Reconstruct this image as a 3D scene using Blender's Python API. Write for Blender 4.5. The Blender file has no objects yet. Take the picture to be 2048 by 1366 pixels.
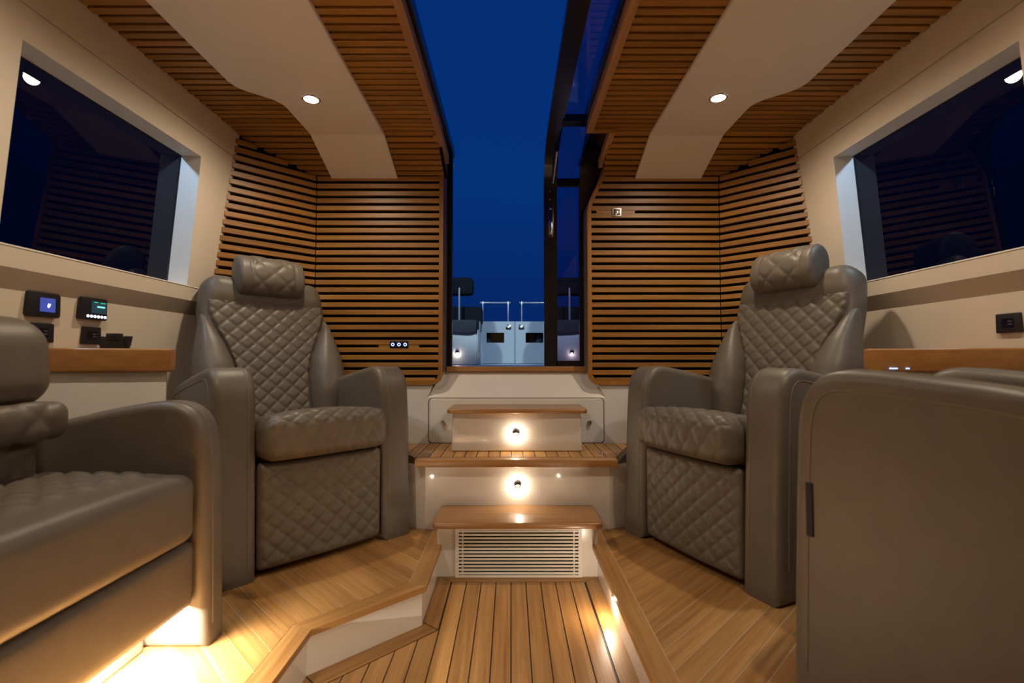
import bpy, bmesh, math, random
import numpy as np
from mathutils import Vector, Matrix

random.seed(7)
scene = bpy.context.scene
COL = scene.collection
R = math.radians
CX = 0.033                      # centre line of the cabin

# ------------------------------------------------------------------ camera
cam_d = bpy.data.cameras.new('camera')
cam_d.sensor_width = 36.0
cam_d.lens = 985.0 / 2048.0 * 36.0
cam_d.clip_start = 0.02
cam_d.clip_end = 3000
cam_d.dof.use_dof = True
cam_d.dof.focus_distance = 3.0
cam_d.dof.aperture_fstop = 2.2
cam = bpy.data.objects.new('camera', cam_d)
COL.objects.link(cam)
cam.location = (0, 0, 1.0)
cam.rotation_euler = (R(90) + math.atan(37 / 985.0), 0, -math.atan(2 / 985.0))
scene.camera = cam

# ------------------------------------------------------------------ world (deep blue dusk)
world = bpy.data.worlds.new('dusk')
scene.world = world
world.use_nodes = True
wn = world.node_tree
for n in list(wn.nodes):
    wn.nodes.remove(n)
w_out = wn.nodes.new('ShaderNodeOutputWorld')
w_bg = wn.nodes.new('ShaderNodeBackground')
w_tc = wn.nodes.new('ShaderNodeTexCoord')
w_sep = wn.nodes.new('ShaderNodeSeparateXYZ')
w_ramp = wn.nodes.new('ShaderNodeValToRGB')
w_noise = wn.nodes.new('ShaderNodeTexNoise')
w_add = wn.nodes.new('ShaderNodeMath')
w_add.operation = 'MULTIPLY_ADD'
wn.links.new(w_tc.outputs['Generated'], w_sep.inputs[0])
wn.links.new(w_tc.outputs['Generated'], w_noise.inputs['Vector'])
w_noise.inputs['Scale'].default_value = 3.0
w_noise.inputs['Detail'].default_value = 3.0
wn.links.new(w_noise.outputs['Fac'], w_add.inputs[0])
w_add.inputs[1].default_value = 0.12
wn.links.new(w_sep.outputs['Z'], w_add.inputs[2])
wn.links.new(w_add.outputs[0], w_ramp.inputs[0])
er = w_ramp.color_ramp.elements
er[0].position = 0.02; er[0].color = (0.0016, 0.0125, 0.085, 1)
er[1].position = 1.0; er[1].color = (0.0014, 0.024, 0.155, 1)
e = w_ramp.color_ramp.elements.new(0.38); e.color = (0.0014, 0.0285, 0.172, 1)
wn.links.new(w_ramp.outputs[0], w_bg.inputs['Color'])
w_bg.inputs['Strength'].default_value = 1.0
wn.links.new(w_bg.outputs[0], w_out.inputs[0])

scene.view_settings.view_transform = 'Standard'
scene.view_settings.look = 'None'
scene.view_settings.gamma = 1.0
scene.view_settings.use_curve_mapping = False
scene.view_settings.exposure = 0.1

WARM = (1.0, 0.81, 0.60)
DOWN_W = 31.0                   # ceiling downlights
STEP_W = 0.85                   # courtesy lights
SIDE_W = 560.0                   # cold lamps on the side decks

# ------------------------------------------------------------------ materials
MATS = {}
def new_mat(name):
    m = bpy.data.materials.new(name)
    m.use_nodes = True
    nt = m.node_tree
    b = nt.nodes['Principled BSDF']
    MATS[name] = m
    return m, nt, b

def plain(name, col, rough=0.5, metal=0.0, spec=0.5, coat=0.0):
    m, nt, b = new_mat(name)
    b.inputs['Base Color'].default_value = (*col, 1)
    b.inputs['Roughness'].default_value = rough
    b.inputs['Metallic'].default_value = metal
    b.inputs['Specular IOR Level'].default_value = spec
    b.inputs['Coat Weight'].default_value = coat
    b.inputs['Coat Roughness'].default_value = 0.05
    return m

def gelcoat(name, col, rough=0.35, coat=0.0):
    m, nt, b = new_mat(name)
    n = nt.nodes.new('ShaderNodeTexNoise')
    tc = nt.nodes.new('ShaderNodeTexCoord')
    nt.links.new(tc.outputs['Object'], n.inputs['Vector'])
    n.inputs['Scale'].default_value = 4.0
    n.inputs['Detail'].default_value = 4
    r = nt.nodes.new('ShaderNodeValToRGB')
    r.color_ramp.elements[0].color = (col[0]*.94, col[1]*.94, col[2]*.93, 1)
    r.color_ramp.elements[1].color = (*col, 1)
    nt.links.new(n.outputs['Fac'], r.inputs[0])
    nt.links.new(r.outputs[0], b.inputs['Base Color'])
    b.inputs['Roughness'].default_value = rough
    b.inputs['Coat Weight'].default_value = coat
    b.inputs['Coat Roughness'].default_value = 0.04
    return m

def wood(name, c1, c2, axis='X', rough=0.38, fine=1.0, coat=0.0, bump=0.15, vary=0.25):
    """grain stretched along one object axis; each plank takes its own tone"""
    m, nt, b = new_mat(name)
    tc = nt.nodes.new('ShaderNodeTexCoord')
    oi = nt.nodes.new('ShaderNodeObjectInfo')
    mp = nt.nodes.new('ShaderNodeMapping')
    off = nt.nodes.new('ShaderNodeVectorMath'); off.operation = 'SCALE'
    comb = nt.nodes.new('ShaderNodeCombineXYZ')
    for k in range(3):
        nt.links.new(oi.outputs['Random'], comb.inputs[k])
    nt.links.new(comb.outputs[0], off.inputs[0]); off.inputs['Scale'].default_value = 37.0
    add = nt.nodes.new('ShaderNodeVectorMath'); add.operation = 'ADD'
    nt.links.new(tc.outputs['Object'], add.inputs[0]); nt.links.new(off.outputs[0], add.inputs[1])
    nt.links.new(add.outputs[0], mp.inputs['Vector'])
    sc = [60 * fine] * 3
    sc['XYZ'.index(axis)] = 2.2 * fine
    mp.inputs['Scale'].default_value = sc
    n1 = nt.nodes.new('ShaderNodeTexNoise')
    nt.links.new(mp.outputs[0], n1.inputs['Vector'])
    n1.inputs['Scale'].default_value = 1.0; n1.inputs['Detail'].default_value = 6; n1.inputs['Roughness'].default_value = 0.65
    mp2 = nt.nodes.new('ShaderNodeMapping')
    sc2 = [7.0 * fine] * 3
    sc2['XYZ'.index(axis)] = 0.8 * fine
    mp2.inputs['Scale'].default_value = sc2
    nt.links.new(add.outputs[0], mp2.inputs['Vector'])
    n2 = nt.nodes.new('ShaderNodeTexNoise')
    nt.links.new(mp2.outputs[0], n2.inputs['Vector'])
    n2.inputs['Scale'].default_value = 1.0; n2.inputs['Detail'].default_value = 2
    mix = nt.nodes.new('ShaderNodeMath'); mix.operation = 'MULTIPLY_ADD'
    nt.links.new(n1.outputs['Fac'], mix.inputs[0]); mix.inputs[1].default_value = 0.6
    mul2 = nt.nodes.new('ShaderNodeMath'); mul2.operation = 'MULTIPLY'
    nt.links.new(n2.outputs['Fac'], mul2.inputs[0]); mul2.inputs[1].default_value = 0.4
    nt.links.new(mul2.outputs[0], mix.inputs[2])
    ramp = nt.nodes.new('ShaderNodeValToRGB')
    ramp.color_ramp.elements[0].position = 0.34; ramp.color_ramp.elements[0].color = (*c1, 1)
    ramp.color_ramp.elements[1].position = 0.66; ramp.color_ramp.elements[1].color = (*c2, 1)
    nt.links.new(mix.outputs[0], ramp.inputs[0])
    hsv = nt.nodes.new('ShaderNodeHueSaturation')
    vm = nt.nodes.new('ShaderNodeMath'); vm.operation = 'MULTIPLY_ADD'
    nt.links.new(oi.outputs['Random'], vm.inputs[0]); vm.inputs[1].default_value = vary; vm.inputs[2].default_value = 1 - vary / 2
    nt.links.new(vm.outputs[0], hsv.inputs['Value'])
    nt.links.new(ramp.outputs[0], hsv.inputs['Color'])
    nt.links.new(hsv.outputs[0], b.inputs['Base Color'])
    b.inputs['Roughness'].default_value = rough
    b.inputs['Coat Weight'].default_value = coat
    b.inputs['Coat Roughness'].default_value = 0.12
    bp = nt.nodes.new('ShaderNodeBump')
    bp.inputs['Strength'].default_value = bump; bp.inputs['Distance'].default_value = 0.0006
    nt.links.new(n1.outputs['Fac'], bp.inputs['Height'])
    nt.links.new(bp.outputs[0], b.inputs['Normal'])
    return m

def leather(name, col):
    m, nt, b = new_mat(name)
    tc = nt.nodes.new('ShaderNodeTexCoord')
    v = nt.nodes.new('ShaderNodeTexVoronoi')
    nt.links.new(tc.outputs['Object'], v.inputs['Vector'])
    v.inputs['Scale'].default_value = 420
    n = nt.nodes.new('ShaderNodeTexNoise')
    nt.links.new(tc.outputs['Object'], n.inputs['Vector'])
    n.inputs['Scale'].default_value = 16; n.inputs['Detail'].default_value = 5
    r = nt.nodes.new('ShaderNodeValToRGB')
    r.color_ramp.elements[0].color = (col[0]*.86, col[1]*.86, col[2]*.86, 1)
    r.color_ramp.elements[1].color = (col[0]*1.12, col[1]*1.12, col[2]*1.12, 1)
    nt.links.new(n.outputs['Fac'], r.inputs[0]); nt.links.new(r.outputs[0], b.inputs['Base Color'])
    b.inputs['Roughness'].default_value = 0.44
    b.inputs['Specular IOR Level'].default_value = 0.45
    add = nt.nodes.new('ShaderNodeMath'); add.operation = 'MULTIPLY_ADD'
    nt.links.new(n.outputs['Fac'], add.inputs[0]); add.inputs[1].default_value = 3.0
    nt.links.new(v.outputs['Distance'], add.inputs[2])
    bp = nt.nodes.new('ShaderNodeBump'); bp.inputs['Strength'].default_value = 0.18; bp.inputs['Distance'].default_value = 0.0012
    nt.links.new(add.outputs[0], bp.inputs['Height']); nt.links.new(bp.outputs[0], b.inputs['Normal'])
    return m

def pane(name, tint, gloss_rough=0.0, ior=1.5):
    m = bpy.data.materials.new(name); m.use_nodes = True
    nt = m.node_tree
    for n in list(nt.nodes): nt.nodes.remove(n)
    o = nt.nodes.new('ShaderNodeOutputMaterial')
    t = nt.nodes.new('ShaderNodeBsdfTransparent'); t.inputs[0].default_value = (*tint, 1)
    g = nt.nodes.new('ShaderNodeBsdfGlossy'); g.inputs['Roughness'].default_value = gloss_rough
    fr = nt.nodes.new('ShaderNodeFresnel'); fr.inputs[0].default_value = ior
    mx = nt.nodes.new('ShaderNodeMixShader')
    nt.links.new(fr.outputs[0], mx.inputs[0]); nt.links.new(t.outputs[0], mx.inputs[1]); nt.links.new(g.outputs[0], mx.inputs[2])
    nt.links.new(mx.outputs[0], o.inputs[0])
    MATS[name] = m
    return m

def glow(name, col, strength):
    m, nt, b = new_mat(name)
    b.inputs['Base Color'].default_value = (0.02, 0.02, 0.02, 1)
    b.inputs['Emission Color'].default_value = (*col, 1)
    b.inputs['Emission Strength'].default_value = strength
    return m

M_SLAT = wood('slat_teak', (.205, .088, .015), (.41, .196, .040), 'X', 0.40, 1.0)
M_TRIM = wood('trim_teak', (.22, .096, .018), (.40, .190, .041), 'Z', 0.36, 0.8, coat=0.2)
M_TREAD = wood('tread_teak', (.27, .125, .036), (.43, .22, .075), 'X', 0.30, 0.8, coat=0.12)
M_DECK = wood('deck_teak', (.27, .135, .050), (.47, .265, .112), 'Y', 0.5, 1.0)
M_DECKX = wood('platform_teak', (.25, .112, .030), (.53, .285, .092), 'X', 0.40, 1.0, vary=0.16)
M_TABLE = wood('table_teak', (.27, .115, .028), (.40, .19, .055), 'X', 0.34, 0.7, coat=0.15)
M_JAMB = plain('jamb_veneer', (.16, .115, .085), 0.4)
M_GEL = gelcoat('white_gelcoat', (.78, .745, .69), 0.22, coat=0.6)
M_WALL = gelcoat('cream_wall', (.72, .64, .52), 0.5)
M_REVEAL = gelcoat('reveal_lit_white', (.80, .79, .77), 0.45)  # whiter than the wall: part of the lamp light is put into this colour
M_CEIL = gelcoat('ceiling_white', (.86, .82, .78), 0.6)
M_LEA = leather('taupe_leather', (.130, .108, .081))
M_STITCH = plain('stitching', (.20, .17, .13), 0.6)
M_BLACK = plain('black_backing', (.004, .0035, .003), 0.85, spec=0.1)
M_CAULK = plain('black_caulk', (.012, .011, .010), 0.6)
M_CAULKL = plain('light_caulk', (.58, .44, .28), 0.6)
M_FRAME = plain('black_frame', (.006, .0055, .006), 0.22)
M_PLAST = plain('black_plastic', (.012, .011, .012), 0.4)
M_RUBBER = plain('dark_rubber', (.01, .01, .011), 0.7)
M_CHROME = plain('chrome', (.78, .77, .76), 0.09, 1.0)
M_STEEL = plain('brushed_steel', (.55, .52, .48), 0.3, 1.0)
M_RAIL = plain('polished_rail', (.78, .78, .79), 0.20, 0.72)
M_DARKCH = plain('dark_chrome', (.12, .12, .13), 0.2, 1.0)
M_GRILLE = plain('grille_white', (.80, .765, .69), 0.35)
M_OUTW = gelcoat('cockpit_white', (.66, .70, .74), 0.4)
M_CUSH = plain('dark_canvas', (.008, .0095, .013), 0.9, spec=0.1)
M_CUSH2 = plain('grey_canvas', (.045, .048, .062), 0.9, spec=0.1)
M_SEA = plain('dark_sea', (.003, .008, .02), 0.12)
M_GLASS = pane('tinted_window', (.031, .036, .046), 0.0, 1.42)
M_DGLASS = pane('door_glass', (.42, .36, .50))
M_LENS = glow('lamp_lens', (1.0, .86, .66), 26)
M_STEPLENS = glow('step_lens', (1.0, .86, .64), 30)
M_LED = glow('led_strip', (1.0, .80, .56), 22)
M_COLD = glow('cold_lens', (.75, .9, 1.0), 12)
M_SCR1 = glow('blue_screen', (.07, .12, .62), 0.55)
M_SCR2 = glow('teal_screen', (.01, .10, .13), 0.35)
M_GREEN = glow('green_text', (.05, .75, .45), 0.8)
M_CYAN = glow('cyan_text', (.25, .85, .9), 1.2)
M_WDOT = glow('white_dot', (.72, .75, 1.0), 3.0)
M_BLUEDOT = glow('blue_ring', (.25, .35, 1.0), 2.6)
M_INK = plain('etched_mark', (.10, .09, .08), 0.5)
M_GATEWIN = pane('gate_window', (.30, .22, .18), 0.05, 2.2)

# ------------------------------------------------------------------ helpers
def link(o, parent=None):
    COL.objects.link(o)
    if parent is not None:
        o.parent = parent
    return o

def mesh_obj(name, verts, faces, mat, parent=None, smooth=False, loc=None, rotz=0.0):
    me = bpy.data.meshes.new(name)
    me.from_pydata([tuple(map(float, v)) for v in verts], [], [tuple(map(int, f)) for f in faces])
    me.materials.append(mat)
    if smooth:
        me.polygons.foreach_set('use_smooth', [True] * len(me.polygons))
    me.update()
    o = bpy.data.objects.new(name, me)
    link(o, parent)
    if loc is not None:
        o.location = loc
    o.rotation_euler[2] = rotz
    return o

def bm_obj(name, bm, mat, parent=None, smooth=False, loc=None, rotz=0.0):
    bmesh.ops.recalc_face_normals(bm, faces=bm.faces[:])
    me = bpy.data.meshes.new(name)
    bm.to_mesh(me); bm.free()
    me.materials.append(mat)
    if smooth:
        me.polygons.foreach_set('use_smooth', [True] * len(me.polygons))
    o = bpy.data.objects.new(name, me)
    link(o, parent)
    if loc is not None:
        o.location = loc
    o.rotation_euler[2] = rotz
    return o

def tag(o, label=None, cat=None, group=None, kind=None):
    if label: o['label'] = label
    if cat: o['category'] = cat
    if group: o['group'] = group
    if kind: o['kind'] = kind
    return o

def thing(name, loc, rotz=0.0, label=None, cat=None, group=None, kind=None):
    o = bpy.data.objects.new(name, None)
    o.empty_display_size = 0.05
    link(o)
    o.location = loc
    o.rotation_euler[2] = rotz
    return tag(o, label, cat, group, kind)

def copy_tree(o, parent=None):
    c = o.copy(); COL.objects.link(c); c.parent = parent
    for ch in list(o.children):
        copy_tree(ch, c)
    return c

def box_bm(x0, x1, y0, y1, z0, z1, bevel=0.0, seg=2):
    bm = bmesh.new()
    bmesh.ops.create_cube(bm, size=1.0)
    for v in bm.verts:
        v.co = Vector(((x0 + x1) / 2 + v.co.x * (x1 - x0), (y0 + y1) / 2 + v.co.y * (y1 - y0), (z0 + z1) / 2 + v.co.z * (z1 - z0)))
    if bevel > 0:
        bmesh.ops.bevel(bm, geom=bm.edges[:], offset=bevel, segments=seg, profile=0.5, affect='EDGES', clamp_overlap=True)
    return bm

def box(name, x0, x1, y0, y1, z0, z1, mat, parent=None, bevel=0.0, seg=2, loc=None, rotz=0.0, smooth=False):
    return bm_obj(name, box_bm(x0, x1, y0, y1, z0, z1, bevel, seg), mat, parent, smooth, loc, rotz)

def offset_poly(P, d):
    """miter offset inwards of a closed ccw outline"""
    P = np.asarray(P, float); n = len(P)
    out = np.zeros_like(P)
    for i in range(n):
        a = P[i] - P[i - 1]; b = P[(i + 1) % n] - P[i]
        a = a / (np.linalg.norm(a) + 1e-12); b = b / (np.linalg.norm(b) + 1e-12)
        na = np.array([-a[1], a[0]]); nb = np.array([-b[1], b[0]])
        m = na + nb
        k = max(1 + na @ nb, 0.25)
        out[i] = P[i] + m / k * d
    return out

def area(P):
    P = np.asarray(P, float)
    return 0.5 * np.sum(P[:, 0] * np.roll(P[:, 1], -1) - np.roll(P[:, 0], -1) * P[:, 1])

def rounded_prism(P, t0, t1, r=0.0, seg=4, frame='xy'):
    """closed outline P in a plane, extruded from t0 to t1 with edges rounded by r"""
    P = np.asarray(P, float)
    if area(P) < 0: P = P[::-1]
    n = len(P)
    rings = []
    if r <= 0:
        rings = [(P, t0), (P, t1)]
    else:
        for k in range(seg + 1):
            a = math.pi / 2 * k / seg
            rings.append((offset_poly(P, r * (1 - math.sin(a))), t0 + r * (1 - math.cos(a))))
        for k in range(seg + 1):
            a = math.pi / 2 * k / seg
            rings.append((offset_poly(P, r * (1 - math.cos(a))), t1 - r * (1 - math.sin(a))))
    def mp(p, t):
        if frame == 'xy': return (p[0], p[1], t)
        if frame == 'xz': return (p[0], t, p[1])
        if frame == 'yz': return (t, p[0], p[1])
    bm = bmesh.new()
    vs = [[bm.verts.new(mp(p, t)) for p in ring] for ring, t in rings]
    for a, b in zip(vs[:-1], vs[1:]):
        for i in range(n):
            j = (i + 1) % n
            bm.faces.new((a[i], a[j], b[j], b[i]))
    bm.faces.new(vs[0][::-1]); bm.faces.new(vs[-1])
    return bm

def smooth_by_angle(o, ang=40):
    me = o.data
    me.polygons.foreach_set('use_smooth', [True] * len(me.polygons))
    me.set_sharp_from_angle(angle=R(ang))
    return o

def prism(name, P, t0, t1, mat, parent=None, r=0.0, seg=3, frame='xy', smooth=True, loc=None, rotz=0.0):
    o = bm_obj(name, rounded_prism(P, t0, t1, r, seg, frame), mat, parent, False, loc, rotz)
    if smooth and r > 0: smooth_by_angle(o, 38)
    return o

def clip_half(P, n, c):
    """keep n.p <= c"""
    out = []
    for i in range(len(P)):
        a = P[i - 1]; b = P[i]
        da = n[0] * a[0] + n[1] * a[1] - c; db = n[0] * b[0] + n[1] * b[1] - c
        if (da <= 0) != (db <= 0):
            t = da / (da - db)
            out.append((a[0] + (b[0] - a[0]) * t, a[1] + (b[1] - a[1]) * t))
        if db <= 0: out.append(tuple(b))
    res = []
    for p in out:
        if not res or math.hypot(p[0] - res[-1][0], p[1] - res[-1][1]) > 1e-5: res.append(p)
    if len(res) > 1 and math.hypot(res[0][0] - res[-1][0], res[0][1] - res[-1][1]) < 1e-5: res.pop()
    return res

def plank(name, P, z0, z1, ang, mat, parent):
    """plank with outline P in the plan, object x axis turned along its grain"""
    c = sum(p[0] for p in P) / len(P), sum(p[1] for p in P) / len(P)
    ca, sa = math.cos(-ang), math.sin(-ang)
    L = [((p[0] - c[0]) * ca - (p[1] - c[1]) * sa, (p[0] - c[0]) * sa + (p[1] - c[1]) * ca) for p in P]
    return bm_obj(name, rounded_prism(L, 0, z1 - z0), mat, parent, False, (c[0], c[1], z0), ang)

def tube_bm(pts, rad, seg=12, cap=True):
    bm = bmesh.new()
    pts = [Vector(p) for p in pts]
    rads = rad if isinstance(rad, (list, tuple)) else [rad] * len(pts)
    rings = []
    up = Vector((0, 0, 1))
    prev = None
    for i, p in enumerate(pts):
        t = (pts[min(i + 1, len(pts) - 1)] - pts[max(i - 1, 0)]).normalized()
        if prev is None:
            a = up if abs(t.dot(up)) < 0.9 else Vector((1, 0, 0))
            u = t.cross(a).normalized()
        else:
            u = (prev - t * prev.dot(t)).normalized()
        prev = u
        w = t.cross(u)
        rings.append([bm.verts.new(p + (u * math.cos(2 * math.pi * k / seg) + w * math.sin(2 * math.pi * k / seg)) * rads[i]) for k in range(seg)])
    for a, b in zip(rings[:-1], rings[1:]):
        for k in range(seg):
            bm.faces.new((a[k], a[(k + 1) % seg], b[(k + 1) % seg], b[k]))
    if cap:
        bm.faces.new(rings[0][::-1]); bm.faces.new(rings[-1])
    return bm

def tube(name, pts, rad, mat, parent=None, seg=12):
    return smooth_by_angle(bm_obj(name, tube_bm(pts, rad, seg), mat, parent), 50)

def lathe(name, prof, mat, parent=None, seg=24, axis='z', loc=(0, 0, 0)):
    """prof: list of (radius, height)"""
    bm = bmesh.new(); rings = []
    for r, h in prof:
        ring = []
        for k in range(seg):
            a = 2 * math.pi * k / seg
            c, s = r * math.cos(a), r * math.sin(a)
            p = {'z': (c, s, h), 'y': (c, h, s), 'x': (h, c, s)}[axis]
            ring.append(bm.verts.new((p[0] + loc[0], p[1] + loc[1], p[2] + loc[2])))
        rings.append(ring)
    for a, b in zip(rings[:-1], rings[1:]):
        for k in range(seg):
            bm.faces.new((a[k], a[(k + 1) % seg], b[(k + 1) % seg], b[k]))
    bm.faces.new(rings[0]); bm.faces.new(rings[-1])
    return smooth_by_angle(bm_obj(name, bm, mat, parent), 40)

def rr(x0, x1, z0, z1, r, seg=5):
    """rounded rectangle outline"""
    P = []
    for cx, cz, a0 in ((x1 - r, z1 - r, 0), (x0 + r, z1 - r, 90), (x0 + r, z0 + r, 180), (x1 - r, z0 + r, 270)):
        for k in range(seg + 1):
            a = R(a0 + 90 * k / seg)
            P.append((cx + r * math.cos(a), cz + r * math.sin(a)))
    return P

def ribbon(name, path, width, y0, y1, mat, parent=None):
    """band that follows an open path in the x-z plane, its width laid to the left of the path, from y0 to y1 in depth"""
    p = np.asarray(path, float); n = len(p)
    off = []
    for i in range(n):
        a = p[max(i, 1)] - p[max(i, 1) - 1]; b = p[min(i + 1, n - 1)] - p[min(i, n - 2)]
        a = a / np.linalg.norm(a); b = b / np.linalg.norm(b)
        na = np.array([-a[1], a[0]]); nb = np.array([-b[1], b[0]])
        m = (na + nb); off.append(p[i] + m / max(1 + na @ nb, .3) * width)
    bm = bmesh.new()
    V = []
    for i in range(n):
        V.append([bm.verts.new((p[i][0], y0, p[i][1])), bm.verts.new((off[i][0], y0, off[i][1])),
                  bm.verts.new((off[i][0], y1, off[i][1])), bm.verts.new((p[i][0], y1, p[i][1]))])
    for a, b in zip(V[:-1], V[1:]):
        for k in range(4):
            bm.faces.new((a[k], a[(k + 1) % 4], b[(k + 1) % 4], b[k]))
    bm.faces.new(V[0]); bm.faces.new(V[-1][::-1])
    return smooth_by_angle(bm_obj(name, bm, mat, parent), 30)

def spot(parent, loc, energy, col, angle=120, blend=0.6, radius=0.03, direction=(0, 0, -1)):
    d = bpy.data.lights.new('lamp_light', 'SPOT')
    d.energy = energy; d.color = col; d.spot_size = R(angle); d.spot_blend = blend; d.shadow_soft_size = radius
    o = bpy.data.objects.new('lamp_light', d)
    link(o, parent); o.location = loc
    o.rotation_euler = Vector(direction).to_track_quat('-Z', 'Y').to_euler()
    return o

def point(parent, loc, energy, col, radius=0.01):
    d = bpy.data.lights.new('lamp_light', 'POINT')
    d.energy = energy; d.color = col; d.shadow_soft_size = radius
    o = bpy.data.objects.new('lamp_light', d)
    link(o, parent); o.location = loc
    return o

def sstep(a, b, x):
    t = np.clip((x - a) / (b - a), 0, 1)
    return t * t * (3 - 2 * t)

def quilt(x, s, dx=0.083, ds=0.076):
    a = x / dx + s / ds; b = x / dx - s / ds
    da = 2 * np.abs(a - np.round(a)); db = 2 * np.abs(b - np.round(b))
    pa = 1 - (1 - da) ** 4.2; pb = 1 - (1 - db) ** 4.2
    return pa * pb

def rbox(name, size, r, res, mat, parent, centre=(0, 0, 0), fn=None):
    """box with rounded edges on a dense grid; fn(p, n, q) may push the points about (p points, n normals, q raw box points)"""
    half = np.array(size, float) / 2
    N = [max(4, int(round(s / res))) for s in size]
    idx = {}; pts = []; faces = []
    def vid(i, j, k):
        key = (i, j, k)
        if key not in idx:
            idx[key] = len(pts)
            pts.append((-half[0] + size[0] * i / N[0], -half[1] + size[1] * j / N[1], -half[2] + size[2] * k / N[2]))
        return idx[key]
    for k in (0, N[2]):
        for i in range(N[0]):
            for j in range(N[1]):
                f = [vid(i, j, k), vid(i + 1, j, k), vid(i + 1, j + 1, k), vid(i, j + 1, k)]
                faces.append(f if k else f[::-1])
    for j in (0, N[1]):
        for i in range(N[0]):
            for k in range(N[2]):
                f = [vid(i, j, k), vid(i + 1, j, k), vid(i + 1, j, k + 1), vid(i, j, k + 1)]
                faces.append(f[::-1] if j else f)
    for i in (0, N[0]):
        for j in range(N[1]):
            for k in range(N[2]):
                f = [vid(i, j, k), vid(i, j + 1, k), vid(i, j + 1, k + 1), vid(i, j, k + 1)]
                faces.append(f if i else f[::-1])
    q = np.array(pts)
    rr_ = np.minimum(r, half)
    inner = np.clip(q, -(half - rr_), half - rr_)
    d = q - inner
    n = d / (np.linalg.norm(d / rr_, axis=1, keepdims=True) * rr_ + 1e-9)
    ln = np.linalg.norm(d / rr_, axis=1, keepdims=True)
    p = inner + d / np.maximum(ln, 1e-9)
    nn = d / rr_ ** 2
    nn = nn / (np.linalg.norm(nn, axis=1, keepdims=True) + 1e-9)
    if fn is not None:
        p = fn(p, nn, q)
    p = p + np.array(centre)
    return mesh_obj(name, p, faces, mat, parent, smooth=True)

# ================================================================== THE SETTING
# ------------------------------------------------------------------ centre floor
def fy_top(x):                   # aft edge of the planked field, inside the border
    if x >= -0.268: return 2.255
    return 1.872 + (x + 0.268) * 1.0 - 0.012
floor = box('floor', -0.72, 0.46, -1.6, 2.60, -0.06, -0.002, M_CAULK)
tag(floor, 'teak planked centre floor with thin black caulk seams', None, kind='structure')
PW, GAP = 0.0664, 0.0045
for k in range(-10, 5):
    x0 = k * PW + GAP / 2; x1 = (k + 1) * PW - GAP / 2
    x0 = max(x0, -0.588); x1 = min(x1, 0.333 - GAP)
    if x1 - x0 < 0.012: continue
    P = [(x0, -1.55), (x1, -1.55)]
    if x0 < -0.268 < x1:
        P += [(x1, fy_top(x1)), (-0.2679, fy_top(-0.2679)), (-0.2681, fy_top(-0.2681)), (x0, fy_top(x0))]
    else:
        P += [(x1, fy_top(x1)), (x0, fy_top(x0))]
    plank('plank', P, -0.002, 0.0015, R(90), M_DECKX, floor)
BORDER = [
    ([(-0.334, 2.32), (0.40, 2.32), (0.338, 2.2595), (-0.2685, 2.2595)], 0),
    ([(-0.334, 2.316), (-0.272, 2.256), (-0.272, 1.868), (-0.334, 1.918)], R(90)),
    ([(-0.336, 1.914), (-0.274, 1.862), (-0.590, 1.546), (-0.650, 1.600)], R(45)),
    ([(-0.652, 1.596), (-0.592, 1.540), (-0.592, -1.55), (-0.652, -1.55)], R(90)),
    ([(0.40, 2.316), (0.40, -1.55), (0.338, -1.55), (0.338, 2.256)], R(90)),
]
for P, a in BORDER:
    plank('border_plank', P, -0.002, 0.0015, a, M_DECKX, floor)

# ------------------------------------------------------------------ raised side platforms
ZP = 0.15
def platform(name, label, outer, inner_edge, riser, ang, side):
    base = prism(name, outer, 0.0, ZP - 0.004, M_CAULKL)
    tag(base, label, None, kind='structure')
    return base
BW = 0.068
# left platform: edge runs aft, turns 45 degrees and runs on forward
LE = [(-0.32, 2.90), (-0.32, 1.888), (-0.631, 1.590), (-0.631, -1.6)]
LI = [(-0.32 - BW, 2.90), (-0.32 - BW, 1.888 + BW * 0.41), (-0.631 - BW, 1.590 + BW * 0.41), (-0.631 - BW, -1.6)]
def inset(path, d):
    return [(p[0] - d, p[1] + (0.41 * d if 0 < i < 3 else 0)) for i, p in enumerate(path)]
lbase_out = inset(LE, 0.016)
fl_l = prism('floor_port', lbase_out + [(-1.72, -1.6), (-1.72, 2.90)], 0.0, ZP - 0.003, M_GEL)
tag(fl_l, 'raised teak platform with a 45 degree bend carrying the left seats', None, kind='structure')
prism('caulk_bed', inset(LE, 0.004) + [(-1.71, -1.6), (-1.71, 2.90)], ZP - 0.004, ZP - 0.0012, M_CAULKL, fl_l)
for i, a in enumerate((R(90), R(45), R(90))):
    g = 0.0012
    P = [LE[i], LE[i + 1], LI[i + 1], LI[i]]
    b = plank('border_plank', P, ZP - 0.022, ZP, a, M_DECKX, fl_l)
Lin = [(p[0] - 0.003, p[1] + (0.0012 if 0 < i < 3 else 0)) for i, p in enumerate(LI)] + [(-1.70, -1.6), (-1.70, 2.88)]
def strips(poly, n, dirang, pitch, gap, parent, lo, hi):
    k = lo
    while k < hi:
        c0 = k * pitch + gap / 2; c1 = (k + 1) * pitch - gap / 2
        Q = clip_half(poly, (-n[0], -n[1]), -c0)
        if len(Q) > 2:
            Q = clip_half(Q, n, c1)
        if len(Q) > 2 and abs(area(Q)) > 2e-4:
            plank('plank', Q, ZP - 0.003, ZP, dirang, M_DECKX, parent)
        k += 1
s2 = math.sqrt(.5)
strips(Lin, (s2, s2), R(-45), 0.068, 0.0032, fl_l, -20, 32)
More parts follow.
